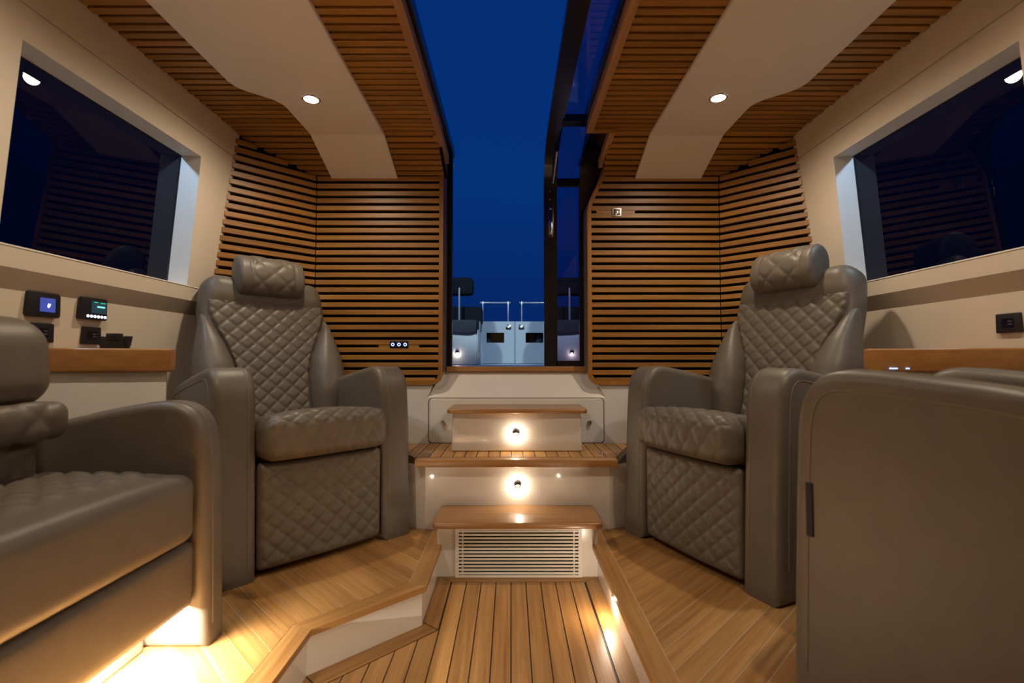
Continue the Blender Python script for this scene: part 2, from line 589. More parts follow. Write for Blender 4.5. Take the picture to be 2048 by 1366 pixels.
# right platform: straight edge
RE = [(0.376, -1.6), (0.376, 2.90)]
fl_r = prism('floor_starboard', [(0.40, -1.6), (0.40, 2.90), (1.79, 2.90), (1.79, -1.6)], 0.0, ZP - 0.003, M_GEL)
tag(fl_r, 'raised teak platform with a straight edge carrying the right seats', None, kind='structure')
prism('caulk_bed', [(0.38, -1.6), (0.38, 2.90), (1.78, 2.90), (1.78, -1.6)], ZP - 0.004, ZP - 0.0012, M_CAULKL, fl_r)
plank('border_plank', [(0.376, -1.6), (0.376, 2.90), (0.376 + BW, 2.90), (0.376 + BW, -1.6)], ZP - 0.022, ZP, R(90), M_DECKX, fl_r)
Rin = [(0.376 + BW + .003, -1.6), (0.376 + BW + .003, 2.88), (1.77, 2.88), (1.77, -1.6)]
strips(Rin, (-s2, s2), R(45), 0.066, 0.0030, fl_r, -50, 30)

# ------------------------------------------------------------------ side walls with windows
def wx(z):
    return 1.53 + (2.17 - z) * 0.085
ZC, ZSEAM, ZWT, ZWB, ZB1, ZB2 = 2.225, 2.10, 1.992, 1.357, 1.291, 1.228
YW0, YW1 = 1.492, 2.372          # window opening on the wall face
YF, YA = -1.6, 2.72
GD = 0.10
def side_wall(side, s, label):
    V = []; F = []
    def q(a, b, c, d):
        i = len(V); V.extend([a, b, c, d]); F.append((i, i + 1, i + 2, i + 3))
    def X(z, d=0.0): return CX + s * (wx(z) + d)
    def face(z0, z1, y0, y1, d0=0.0, d1=0.0):
        q((X(z0, d0), y0, z0), (X(z0, d0), y1, z0), (X(z1, d1), y1, z1), (X(z1, d1), y0, z1))
    face(ZSEAM + .0025, ZC + .06, YF, YA)
    face(ZSEAM - .0025, ZSEAM + .0025, YF, YA, .006, .006)
    face(ZSEAM - .0026, ZSEAM - .0025, YF, YA, 0, .006); face(ZSEAM + .0025, ZSEAM + .0026, YF, YA, .006, 0)
    face(ZSEAM - .03, ZSEAM + .03, YF, YA, .02, .02)
    face(ZWT, ZSEAM - .0025, YF, YA)
    face(ZWB, ZWT, YF, YW0); face(ZWB, ZWT, YW1, YA)
    face(ZB1, ZWB, YF, YA)
    face(ZB2, ZB1, YF, YA, .038, 0.0)
    face(0.0, ZB2, YF, YA, .038, .038)
    # window reveal
    g0 = YW0 - 0.0; g1 = YW1
    q((X(ZWT), g0, ZWT), (X(ZWT), g1, ZWT), (X(ZWT, GD + .0015), g1, ZWT + .006), (X(ZWT, GD + .0015), g0, ZWT + .006))
    q((X(ZWB), g0, ZWB), (X(ZWB), g1, ZWB), (X(ZWB, GD + .0015), g1, ZWB + .02), (X(ZWB, GD + .0015), g0, ZWB + .02))
    q((X(ZWB), g1, ZWB), (X(ZWT), g1, ZWT), (X(ZWT, GD + .0015), g1, ZWT + .006), (X(ZWB, GD + .0015), g1, ZWB + .02))
    q((X(ZWB), g0, ZWB), (X(ZWT), g0, ZWT), (X(ZWT, GD + .0015), g0, ZWT + .006), (X(ZWB, GD + .0015), g0, ZWB + .02))
    nrev = len(F) - 4
    o = mesh_obj('wall_' + side, V[:4 * nrev], F[:nrev], M_WALL)
    mesh_obj('window_reveal', V[4 * nrev:], [tuple(i - 4 * nrev for i in f) for f in F[nrev:]], M_REVEAL, o)
    tag(o, label, None, kind='structure')
    # black gasket line around the pane
    z0, z1 = ZWB + .017, ZWT + .004
    w = bpy.data.objects.new('window_%d' % (1 if s < 0 else 2), None)
    return o, z0, z1
for side, s, n, lab in (('port', -1, 1, 'cream side wall on the left with a framed window and padded belt'),
                        ('starboard', 1, 2, 'cream side wall on the right with a framed window and padded belt')):
    o, z0, z1 = side_wall(side, s, lab)
    d0, d1 = GD, GD + .006
    def P3(z, d, y): return (CX + s * (wx(z) + d), y, z)
    V = [P3(z0, d0, YW0), P3(z0, d0, YW1), P3(z1, d0, YW1), P3(z1, d0, YW0)]
    w = mesh_obj('window_%d' % n, V, [(0, 1, 2, 3) if s < 0 else (3, 2, 1, 0)], M_GLASS)
    tag(w, 'dark tinted side window in the %s wall' % ('left' if s < 0 else 'right'), None, kind='structure')
    gk = bmesh.new()
    # gasket: thin dark frame just inside the pane
    pts = [P3(z0, GD - .001, YW0), P3(z0, GD - .001, YW1), P3(z1, GD - .001, YW1), P3(z1, GD - .001, YW0)]
    for a, b in zip(pts, pts[1:] + pts[:1]):
        t = tube_bm([a, b], 0.003, 6)
        me = bpy.data.meshes.new('tmp'); t.to_mesh(me); t.free(); gk.from_mesh(me); bpy.data.meshes.remove(me)
    bm_obj('gasket', gk, M_RUBBER, w)
    # sill nosing: thin lighter lip
    lip = tube('sill_lip', [P3(ZWB + .001, .002, YW0), P3(ZWB + .001, .002, YW1 + .1)], 0.004, M_WALL, o, 8)

# forward bulkhead behind the camera
fw = box('wall_forward', -1.8, 1.87, -1.64, -1.6, 0, 2.35, M_WALL)
tag(fw, 'plain cream forward bulkhead behind the viewer', None, kind='structure')

# ------------------------------------------------------------------ aft bulkhead
YS = 2.95                        # face of the slats
CL, CR = -1.178, 1.262           # corners to the angled panels
wa = thing('wall_aft', (0, 0, 0), 0, 'aft bulkhead of teak slats over white moulding around the doorway', None, None, 'structure')
# white lower moulding, with the sloped sill notch
XN = {'tl': -0.405, 'tr': 0.472, 'bl': -0.50, 'br': 0.566}
V = [(CL - .02, YS + .01, 0), (XN['bl'], YS + .01, 0), (XN['br'], YS + .01, 0), (CR + .02, YS + .01, 0),
     (CL - .02, YS + .01, .775), (XN['bl'], YS + .01, .775), (XN['br'], YS + .01, .775), (CR + .02, YS + .01, .775),
     (CL - .02, YS + .01, .862), (-0.424, YS + .01, .937), (0.476, YS + .01, .937), (CR + .02, YS + .01, .862),
     (XN['tl'], YS + .135, .935), (XN['tr'], YS + .135, .935), (-.475, YS + .01, .864), (.527, YS + .01, .864), (-.438, YS + .01, .880), (.490, YS + .01, .880)]
F = [(0, 1, 5, 4), (1, 2, 6, 5), (2, 3, 7, 6), (4, 5, 9, 16, 14, 8), (6, 7, 11, 15, 17, 10), (5, 6, 13, 12), (5, 12, 9), (6, 10, 13)]
mesh_obj('lower_moulding', V, F, M_GEL, wa)
for s, (x, y), xs in ((-1, (CL, YS), CL), (1, (CR, YS), CR)):
    # white lower part of the angled sides
    L = 0.62
    x2, y2 = x + s * L * s2, y - L * s2
    o_ = .01
    mesh_obj('lower_moulding', [(x, y + o_ * 1.4, 0), (x2, y2 + o_ * 1.4, 0), (x2, y2 + o_ * 1.4, .86), (x, y + o_ * 1.4, .86)], [(0, 1, 2, 3)], M_GEL, wa)
    mesh_obj('backing_board', [(x, y + .031, .85), (x2, y2 + .031, .85), (x2, y2 + .031, 2.30), (x, y + .031, 2.30)], [(0, 1, 2, 3)], M_BLACK, wa)

def ceil_z(y):
    return 2.236 if y < 2.63 else 2.236 - (y - 2.63) * (0.122 / 0.32)

SP, SH, SD = 0.0452, 0.0285, 0.020
Z0 = 0.868
# door edge of each panel: x as a function of z (right panel flares out near the top)
def door_l(z): return -0.410
RF = [(1.90, .462), (1.94, .468), (1.98, .482), (2.04, .510), (2.10, .540), (2.15, .558), (2.184, .566), (2.40, .580)]
def door_r(z):
    if z <= 1.90: return .462
    for (a, xa), (b, xb) in zip(RF[:-1], RF[1:]):
        if z <= b: return xa + (xb - xa) * (z - a) / (b - a)
    return .58
BLOCKS = {'l': (1.094, -.794, -.551), 'r': (1.893, .518, .751)}
box('backing_board', CL - .03, -.49, YS + .022, YS + .04, .858, 2.32, M_BLACK, wa)
prism('backing_board', [(-.49, .862)] + [(-.475 + .05 * math.cos(R(a_)), .917 + .05 * math.sin(R(a_))) for a_ in (-90, -70, -50, -30, -10, 0)] + [(-.425, 2.32), (-.49, 2.32)], YS + .0221, YS + .0399, M_BLACK, wa, 0, 2, 'xz')
box('backing_board', .60, CR + .03, YS + .022, YS + .04, .858, 2.32, M_BLACK, wa)
prism('backing_board', [(.54, .86), (.60, .86), (.60, 2.30)] + [(x + .012, z) for z, x in RF[::-1] if z < 2.30] + [(.527 + .05 * math.cos(R(a_)), .917 + .05 * math.sin(R(a_))) for a_ in (180, 200, 220, 240, 260, 270)], YS + .0221, YS + .0399, M_BLACK, wa, 0, 2, 'xz')
def slat(x0, x1, z, parent=wa, name='slat'):
    h = SH / 2
    return box(name, (x0 - x1) / 2, (x1 - x0) / 2, 0, SD, -h, h, M_SLAT, parent, 0.0018, 1, loc=((x0 + x1) / 2, YS, z))
nz = 28
for k in range(nz):
    z = Z0 + .012 + k * SP
    if z + SH / 2 > 2.118: continue
    xl0 = CL + .0015; xl1 = door_l(z) - .022
    if z < .95:                  # rounded lower corner of the trim
        dz = max(0, .925 - (z + SH / 2 * 0)); xl1 -= .06 - math.sqrt(max(.06 ** 2 - dz ** 2, 0)) if dz < .06 else .06
    slat(xl0, xl1, z)
    xr0 = door_r(z) + .022
    if z < .95:
        dz = max(0, .925 - z); xr0 += .06 - math.sqrt(max(.06 ** 2 - dz ** 2, 0)) if dz < .06 else .06
    slat(xr0, CR - .0015, z)
# angled panels
for s, xc in ((-1, CL), (1, CR)):
    for k in range(nz + 3):
        z = Z0 + .012 + k * SP
        # far end on the wall: x = CX + s*wx(z)
        L1 = (abs(CX + s * wx(z) - xc) - .002 + (.006 if k % 2 else 0.0)) / s2
        L0 = .0008
        # upper slats stop below the sloping ceiling
        zt = z + SH / 2
        if zt > ceil_z(YS):
            yc = 2.63 + (2.236 - zt) * .32 / .122
            if yc < 2.64: continue
            L0 = (YS - yc) / s2
        if L1 - L0 < .04: continue
        h = SH / 2
        ang = R(45) if s < 0 else R(-45)
        mid = (L0 + L1) / 2
        # local y of the turned slat points out of the room
        o = box('slat', -(L1 - L0) / 2, (L1 - L0) / 2, 0, SD, -h, h, M_SLAT, wa, 0.0018, 1,
                loc=(xc + s * mid * s2, YS - mid * s2, z), rotz=ang)
# teak trim around the panels and the veneered jambs
def arc(cx, cz, r, a0, a1, n=8):
    return [(cx + r * math.cos(R(a0 + (a1 - a0) * k / n)), cz + r * math.sin(R(a0 + (a1 - a0) * k / n))) for k in range(n + 1)]
pl_ = [(CL, .852)] + arc(-.475, .917, .065, -90, 0) + [(-.410, 2.232)]
ribbon('edge_trim', pl_, .024, YS - .004, YS + .03, M_TRIM, wa)
pr_ = [(x, z) for z, x in RF[::-1] if z < 2.25] + [(.462, 1.2), (.462, .917)] + arc(.527, .917, .065, 180, 270)[1:] + [(CR, .852)]
ribbon('edge_trim', pr_, .024, YS - .004, YS + .03, M_TRIM, wa)
ribbon('door_jamb', [(-.405, .93), (-.405, 2.25)], .006, YS + .028, YS + .16, M_JAMB, wa)
ribbon('door_jamb', [(x - .003, z) for z, x in RF[::-1] if z < 2.25] + [(.459, .93)], .006, YS + .028, YS + .16, M_JAMB, wa)
box('door_sill', -.40, .468, YS + .10, YS + .19, .930, .960, M_TREAD, wa, .004)
box('door_gasket', -.405, -.372, YS + .15, YS + .19, .955, 2.36, M_FRAME, wa, .003)
# wooden inserts that carry the switches
b = BLOCKS['l']; box('switch_insert', b[1], b[2], YS + .003, YS + .022, b[0] - .022, b[0] + .022, M_SLAT, wa)
b = BLOCKS['r']; box('switch_insert', b[1], b[2], YS + .003, YS + .022, b[0] - .022, b[0] + .022, M_SLAT, wa)

# removable panel under the sill
hp = prism('access_panel', rr(-.489, .553, .506, .770, .022), YS + .004, YS + .012, M_GEL, None, .003, 3, 'xz')
tag(hp, 'wide white access panel with rounded top corners under the doorway', 'panel')
prism('shadow_gap', rr(-.494, .558, .500, .775, .026), YS + .0080, YS + .0098, M_JAMB, hp, 0, 3, 'xz')
for x in (-.405, .468):
    lathe('latch_knob', [(.002, -.012), (.012, -.011), (.0135, -.004), (.0135, .006)], M_STEEL, hp, 20, 'y', (x, YS, .628))
    box('knob_slot', x - .008, x + .008, YS - .0135, YS - .011, .6265, .6295, M_INK, hp)

# ------------------------------------------------------------------ ceiling
HXL, HXR, HXR2 = -.372, .405, .53  # hatch opening edges
YH0 = 0.35
ce = thing('ceiling', (0, 0, 0), 0, 'slatted teak ceiling with white panels around a long open roof hatch', None, None, 'structure')
def ceil_board(x0, x1, y0, y1, z0, z1):
    mesh_obj('backing_board', [(x0, y0, z0), (x1, y0, z0), (x1, y1, z1), (x0, y1, z1)], [(0, 1, 2, 3)], M_BLACK, ce)
zb = .022
for x0, x1, xa in ((-1.62, HXL - .02, HXL - .02), (HXR + .02, 1.69, HXR2 + .02)):
    ceil_board(x0, x1, -1.6, 2.63, ceil_z(0) + zb, ceil_z(0) + zb)
    ceil_board(xa if x0 > 0 else x0, x1, 2.63, 3.0, ceil_z(2.63) + zb, ceil_z(3.0) + zb)
ceil_board(HXL - .02, HXR + .02, -1.6, YH0, ceil_z(0) + zb, ceil_z(0) + zb)
CP = 0.0446
k = 0
y = 2.95 - 0.02
def ceil_slat(x0, x1, yc, zc, tilt):
    o = box('slat', (x0 - x1) / 2, (x1 - x0) / 2, -.0153, .0153, 0, .018, M_SLAT, ce, 0.0018, 1, loc=((x0 + x1) / 2, yc, zc))
    o.rotation_euler[0] = tilt
    return o
while y > 0.75:
    zc = ceil_z(y)
    tilt = 0 if y < 2.63 else -math.atan(.122 / .32)
    wl = CX - wx(2.23); wr = CX + wx(2.23)
    if y > 2.60:                 # ends on the angled panels
        t = max(0, (YS - y)) + .035; wl = max(wl, CL - t + .0); wr = min(wr, CR + t)
    ceil_slat(wl - .004 + (.008 if k % 2 else 0), HXL - .034, y, zc, tilt)
    ceil_slat((HXR if y < 2.62 else HXR2 - .015) + .036, wr + .004 - (.008 if k % 2 else 0), y, zc, tilt)
    k += 1
    y -= CP if y < 2.63 else CP * .93
# hatch edge trim
zt = 2.222
box('hatch_trim', HXL - .034, HXL, -0.2, 2.64, zt, zt + .05, M_DECK, ce, .003)
def wedge(name, x0, x1, y0, y1, za, zb_, h, mat):
    V = [(x0, y0, za), (x1, y0, za), (x1, y1, zb_), (x0, y1, zb_), (x0, y0, za + h), (x1, y0, za + h), (x1, y1, zb_ + h), (x0, y1, zb_ + h)]
    return mesh_obj(name, V, [(3, 2, 1, 0), (4, 5, 6, 7), (0, 1, 5, 4), (1, 2, 6, 5), (2, 3, 7, 6), (3, 0, 4, 7)], mat, ce)
wedge('hatch_trim', HXL - .056, HXL - .004, 2.64, 2.948, zt, 2.19, .05, M_DECK)
box('hatch_trim', HXR, HXR + .036, -0.2, 2.615, zt, zt + .05, M_DECK, ce, .003)
wedge('hatch_trim', HXR2, HXR2 + .032, 2.615, 2.948, zt, 2.165, .05, M_DECK)
box('hatch_trim', HXR, HXR2 + .032, 2.580, 2.618, zt + .0005, zt + .05, M_TRIM, ce, .003)
# black coaming above the trim, closing the roof thickness
box('hatch_coaming', HXL - .02, HXL + .018, YH0, 3.05, zt + .045, zt + .10, M_FRAME, ce)
box('hatch_coaming', HXR - .012, HXR + .03, YH0, 2.62, zt + .045, zt + .10, M_FRAME, ce)
box('hatch_coaming', HXL, HXR, YH0 - .03, YH0, zt, zt + .10, M_FRAME, ce)
box('hatch_coaming', HXR + .03, .62, 2.62, 3.14, zt + .03, zt + .05, M_FRAME, ce)
# roof skin
mesh_obj('roof_skin', [(-1.66, -1.6, 2.345), (HXL - .02, -1.6, 2.345), (HXL - .02, 3.4, 2.345), (-1.66, 3.4, 2.345)], [(0, 1, 2, 3)], M_OUTW, ce)
mesh_obj('roof_skin', [(.72, -1.6, 2.345), (1.73, -1.6, 2.345), (1.73, 3.4, 2.345), (.72, 3.4, 2.345)], [(0, 1, 2, 3)], M_OUTW, ce)

# white ceiling panels
def ceiling_panel(s):
    a, b_, c_ = .722, 1.120, 1.276
    def arcpts(p0, p1, p2, n=6):   # soft corner
        return [((1 - t) ** 2 * p0[0] + 2 * t * (1 - t) * p1[0] + t * t * p2[0], (1 - t) ** 2 * p0[1] + 2 * t * (1 - t) * p1[1] + t * t * p2[1]) for t in [i / n for i in range(n + 1)]]
    flat = [(a, -1.2), (a, 2.632), (b_, 2.632)] + arcpts((b_, 2.36), (b_, 2.30), (b_ + .04, 2.262)) + arcpts((c_ - .045, 2.202), (c_, 2.165), (c_, 2.10)) + [(c_, -1.2)]
    P = [(CX + s * x, y_) for x, y_ in flat]
    o = prism('ceiling_panel', P, 2.2195, 2.240, M_CEIL, ce, .004, 3)
    x0, x1 = CX + s * a, CX + s * b_
    x0, x1 = min(x0, x1), max(x0, x1)
    y0, y1 = 2.628, 2.949
    z0, z1 = 2.2195, 2.100
    V = [(x0, y0, z0), (x1, y0, z0), (x1, y1, z1), (x0, y1, z1), (x0, y0, z0 + .02), (x1, y0, z0 + .02), (x1, y1, z1 + .02), (x0, y1, z1 + .02)]
    mesh_obj('ceiling_panel', V, [(3, 2, 1, 0), (4, 5, 6, 7), (0, 1, 5, 4), (1, 2, 6, 5), (2, 3, 7, 6), (3, 0, 4, 7)], M_CEIL, ce)
ceiling_panel(-1); ceiling_panel(1)

# ------------------------------------------------------------------ glass door that slides to the right, with its roof section
d1 = thing('door_1', (0, 0, 0), 0, 'black framed glass door and roof hatch slid open to the right', None, None, 'structure')
YD = 3.135
ZR = 2.33
path = [(YD, .955), (YD, 1.6), (YD, 2.06), (YD - .012, 2.14), (YD - .05, 2.215), (YD - .12, 2.275), (YD - .24, 2.315), (YD - .42, ZR), (1.2, ZR), (.2, ZR)]
def frame_sweep(name, x0, x1, path, depth, mat):
    """flat bar with its face turned inwards, following a path in y-z"""
    p = np.array(path); n = len(p); V = []; F_ = []
    for i in range(n):
        t = p[min(i + 1, n - 1)] - p[max(i - 1, 0)]; t = t / np.linalg.norm(t)
        nrm = np.array([t[1], -t[0]])           # outwards (aft / up)
        q_ = p[i] + nrm * depth
        V += [(x0, p[i][0], p[i][1]), (x1, p[i][0], p[i][1]), (x1, q_[0], q_[1]), (x0, q_[0], q_[1])]
    for i in range(n - 1):
        a = 4 * i; b2 = a + 4
        for k in range(4):
            F_.append((a + k, a + (k + 1) % 4, b2 + (k + 1) % 4, b2 + k))
    F_ += [(0, 1, 2, 3), (4 * n - 1, 4 * n - 2, 4 * n - 3, 4 * n - 4)]
    return smooth_by_angle(mesh_obj(name, V, F_, mat, d1), 30)
frame_sweep('door_stile', .212, .296, path, .035, M_FRAME)
frame_sweep('outer_frame', .432, .590, [(y_ - .045 if z_ < 2.2 else y_ - .045, z_ - .04) for y_, z_ in path[:8]] + [(2.58, ZR - .04)], .03, M_FRAME)
frame_sweep('door_stile', 1.02, 1.08, path[:3], .035, M_FRAME)
box('door_rail', .29, 1.05, YD, YD + .035, .955, .995, M_FRAME, d1)
box('door_rail', .29, .75, YD - .002, YD + .035, 2.125, 2.17, M_FRAME, d1)
box('door_rail', .29, .75, YD - .46, YD - .39, ZR - .008, ZR + .03, M_FRAME, d1)
def gl(name, pts):
    return mesh_obj(name, pts, [(0, 1, 2, 3)], M_DGLASS, d1)
gl('door_pane', [(.29, YD + .018, .99), (1.04, YD + .018, .99), (1.04, YD + .018, 2.13), (.29, YD + .018, 2.13)])
gl('door_pane', [(.29, YD + .012, 2.165), (.75, YD + .012, 2.165), (.75, YD - .40, ZR + .012), (.29, YD - .40, ZR + .012)])
gl('roof_pane', [(.29, YD - .45, ZR + .014), (.75, YD - .45, ZR + .014), (.75, .2, ZR + .014), (.29, .2, ZR + .014)])
# gas strut, latch plate and knobs on the stile
tube('strut_rod', [(.270, 3.105, 2.13), (.279, 2.985, 2.245)], .009, M_STEEL, d1)
tube('strut_head', [(.279, 2.988, 2.242), (.281, 2.955, 2.272)], .013, M_CHROME, d1)
lp = prism('latch_plate', rr(.236, .272, 1.785, 2.005, .016), YD - .006, YD, M_DARKCH, d1, .002, 2, 'xz')
prism('latch_pull', rr(.244, .264, 1.80, 1.89, .009), YD - .014, YD - .005, M_CHROME, lp, .003, 2, 'xz')
lathe('latch_button', [(.002, -.010), (.007, -.009), (.008, -.004)], M_STEEL, lp, 14, 'y', (.254, YD, 1.97))
for z in (2.035, 2.085):
    lathe('frame_screw', [(.001, -.006), (.006, -.005), (.0065, 0)], M_CHROME, d1, 12, 'y', (.25, YD, z))

# ================================================================== STEPS
YB = 2.305
ls = thing('lower_step', (CX, 2.4, 0), 0, 'lowest white step with a vent grille and teak tread', 'step')
def ly(o):                        # shift world built parts under the thing's origin
    o.matrix_parent_inverse = Matrix.Translation((-o.parent.location[0], -o.parent.location[1], -o.parent.location[2]))
    return o
ly(box('step_body', -.342, .402, YB, 2.52, 0, .246, M_GEL, ls, .006, 2))
ly(prism('tread', rr(-.352, .412, YB - .075, 2.512, .018, 4), .244, .270, M_TREAD, ls, .006, 3))
gf = ly(bm_obj('grille_frame', box_bm(-.256, -.240, YB - .010, YB + .004, .004, .232), M_GRILLE, ls))
for a in ((.310, .326, .004, .232), (-.240, .310, .219, .232), (-.240, .310, .004, .014)):
    ly(box('grille_frame', a[0], a[1], YB - .010, YB + .004, a[2], a[3], M_GRILLE, ls))
ly(box('grille_shade_sheet', -.242, .312, YB - .002, YB + .0005, .010, .224, M_BLACK, ls))  # black sheet on the solid body, painted shade for the gaps between slats
for k in range(13):
    z = .0145 + k * .0158
    ly(box('grille_slat', -.240, .310, YB - .008, YB - .0025, z + .0034, z + .0122, M_GRILLE, ls))
for x in (-.222, .290):
    ly(box('grille_bar', x - .003, x + .003, YB - .0062, YB - .0015, .012, .222, M_GRILLE, ls))

# riser wall under the landing
rw = mesh_obj('landing_riser', [(-.432, 2.512, 0), (.498, 2.512, 0), (.498, 2.512, .472), (-.432, 2.512, .472),
                                (-.60, 2.575, 0), (-.60, 2.575, .472), (.72, 2.60, 0), (.72, 2.60, .472)],
              [(0, 1, 2, 3), (4, 0, 3, 5), (1, 6, 7, 2)], M_GEL)
rw.name = 'wall_riser'
tag(rw, 'white moulded riser between lowest step and landing', None, kind='structure')
# landing
la = thing('landing', (CX, 2.7, .47), 0, 'teak planked landing with a solid front nosing below the doorway', 'landing')
LZ = .506
def lx0(y): return -.470 - max(0, y - 2.49) * .62
def lx1(y): return .522 + max(0, y - 2.49) * .40
ly(prism('landing_bed', [(lx0(2.49), 2.49), (lx1(2.49), 2.49), (lx1(2.95), 2.95), (lx0(2.95), 2.95)],  .470, LZ - .006, M_TRIM, la))
ly(prism('caulk_bed', [(lx0(2.53) + .006, 2.53), (lx1(2.53) - .006, 2.53), (lx1(2.94) - .006, 2.94), (lx0(2.94) + .006, 2.94)], LZ - .006, LZ - .002, M_CAULK, la))
n_ = [( -.478, 2.465), (-.3, 2.462), (CX, 2.460), (.36, 2.462), (.530, 2.465), (.533, 2.528), (-.481, 2.528)]
ly(prism('nosing', n_, .468, LZ, M_TREAD, la, .005, 3))
poly = [(lx0(2.532), 2.532), (lx1(2.532), 2.532), (lx1(2.94), 2.94), (lx0(2.94), 2.94)]
kk = -14
while kk < 16:
    c0 = CX - .03 + kk * .0605 + .0024; c1 = c0 + .0605 - .0048
    Q = clip_half(clip_half(poly, (-1, 0), -c0), (1, 0), c1) if True else None
    if len(Q) > 2 and abs(area(Q)) > 3e-4:
        o = plank('plank', Q, LZ - .004, LZ, R(90), M_DECKX, la)
        ly(o)
    kk += 1
for x in (-.425, .478):
    ly(lathe('deck_pull', [(.001, .004), (.014, .0045), (.017, .002), (.018, 0)], M_CHROME, la, 20, 'z', (x, 2.62, LZ)))

us = thing('upper_step', (CX, 2.8, LZ), 0, 'upper white box step with a teak tread standing on the landing', 'step')
bm = bmesh.new()
def frustum(x0, x1, y0, y1, z0, X0, X1, Y0, Y1, z1, bev):
    bm = bmesh.new()
    v = [bm.verts.new(p) for p in ((x0, y0, z0), (x1, y0, z0), (x1, y1, z0), (x0, y1, z0), (X0, Y0, z1), (X1, Y0, z1), (X1, Y1, z1), (X0, Y1, z1))]
    for f in ((3, 2, 1, 0), (4, 5, 6, 7), (0, 1, 5, 4), (1, 2, 6, 5), (2, 3, 7, 6), (3, 0, 4, 7)):
        bm.faces.new([v[i] for i in f])
    bmesh.ops.bevel(bm, geom=[e for e in bm.edges], offset=bev, segments=3, profile=.5, affect='EDGES')
    return bm
bm.free()
ly(smooth_by_angle(bm_obj('step_body', frustum(-.322, .385, 2.675, 2.945, LZ + .0003, -.318, .381, 2.685, 2.945, .716, .010), M_GEL, us), 35))
tp = [(-.345, 2.950), (-.345, 2.675)] + arc(-.322, 2.670, .023, 180, 270, 5) + [(-.1, 2.642), (CX, 2.640), (.17, 2.642)] + arc(.388, 2.670, .023, 270, 360, 5) + [(.411, 2.675), (.411, 2.950)]
ly(prism('tread', tp, .713, .737, M_TREAD, us, .007, 3))

# ------------------------------------------------------------------ courtesy lights
def courtesy(loc, normal_ang, label, group, power=STEP_W):
    """hooded lamp on a vertical face whose outward normal lies at normal_ang"""
    t = thing('courtesy_light', loc, normal_ang + R(90), label, 'light', group)
    # local -y is outwards
    hood = bmesh.new()
    prof = [(.0165, 0), (.0165, .004), (.0150, .007), (.0110, .010), (.004, .012), (.0005, .0122)]
    seg = 18; rings = []
    for r_, h_ in prof:
        ring = []
        for k in range(seg + 1):
            a = math.pi * k / seg
            ring.append(hood.verts.new((r_ * math.cos(a), -h_, r_ * math.sin(a))))
        rings.append(ring)
    for a, b in zip(rings[:-1], rings[1:]):
        for k in range(seg):
            hood.faces.new((a[k], a[k + 1], b[k + 1], b[k]))
    smooth_by_angle(bm_obj('hood', hood, M_DARKCH, t), 50)
    lathe('base_ring', [(.001, -.0022), (.0165, -.0020), (.0185, -.0008), (.019, 0)], M_STEEL, t, 22, 'y', (0, 0, 0))
    box('lens', -.007, .007, -.010, -.0035, -.006, -.002, M_STEPLENS, t, .001, 1)
    point(t, (0, -.024, -.006), power, WARM, .006)
    return t
courtesy((.027, 2.679, .607), R(-90), 'hooded courtesy light glowing on the face of the upper step', 'step courtesy lights')
courtesy((.034, 2.511, .372), R(-90), 'hooded courtesy light glowing on the white riser under the landing', 'step courtesy lights')
for y_, lab in ((1.93, 'hooded courtesy light on the right platform riser shining onto the floor planks'),
                (1.08, 'hooded courtesy light low on the right riser, middle of the run'),
                (.26, 'hooded courtesy light low on the right riser, forward end')):
    courtesy((.3995, y_, .088), R(180), lab, 'platform riser lights', 1.7)
for y_, lab in ((1.10, 'hooded courtesy light low on the left riser, aft end'),
                (.28, 'hooded courtesy light low on the left riser, forward end')):
    courtesy((-.6465, y_, .088), R(0), lab, 'platform riser lights', 1.7)

# ------------------------------------------------------------------ ceiling downlights
def downlight(x, y_, label):
    t = thing('ceiling_downlight', (x, y_, 2.2195), 0, label, 'light', 'round ceiling downlights')
    lathe('trim_ring', [(.0325, .0), (.0325, -.003), (.040, -.004), (.043, -.002), (.0435, 0)], M_CHROME, t, 32, 'z')
    lathe('lens', [(.001, -.0012), (.0325, -.0012), (.0325, 0)], M_LENS, t, 32, 'z')
    spot(t, (0, 0, -.012), DOWN_W, WARM, 170, .8, .03)
    return t
downlight(-.935, 2.262, 'round ceiling downlight glowing in the left white ceiling panel')
downlight(.965, 2.246, 'round ceiling downlight glowing in the right white ceiling panel')
for y_, w in ((1.05, 'amidships'),):
    downlight(-.95, y_, 'round ceiling downlight in the left panel, %s' % w)
    downlight(1.0, y_, 'round ceiling downlight in the right panel, %s' % w)

# ================================================================== SEATS
def smooth_path(P, n=6):
    """Catmull-Rom through the points (open)"""
    P = [np.array(p, float) for p in P]
    Q = [2 * P[0] - P[1]] + P + [2 * P[-1] - P[-2]]
    out = []
    for i in range(1, len(Q) - 2):
        for k in range(n):
            t = k / n
            out.append(.5 * ((2 * Q[i]) + (-Q[i - 1] + Q[i + 1]) * t + (2 * Q[i - 1] - 5 * Q[i] + 4 * Q[i + 1] - Q[i + 2]) * t * t + (-Q[i - 1] + 3 * Q[i] - 3 * Q[i + 1] + Q[i + 2]) * t ** 3))
    out.append(P[-1])
    return [tuple(p) for p in out]

def arm_mesh(name, x0, x1, prof, r, parent, bulge=0.0):
    o = bm_obj(name, rounded_prism(prof, x0, x1, r, 6, 'yz'), M_LEA, parent)
    return smooth_by_angle(o, 50)

def hwI(z):                      # half width of the quilted back insert, z measured up the back
    z = np.asarray(z, float)
    return np.interp(z, [0, .12, .25, .36, .44, .50, .55, .60, .70], [.180, .172, .176, .196, .226, .256, .280, .294, .296])

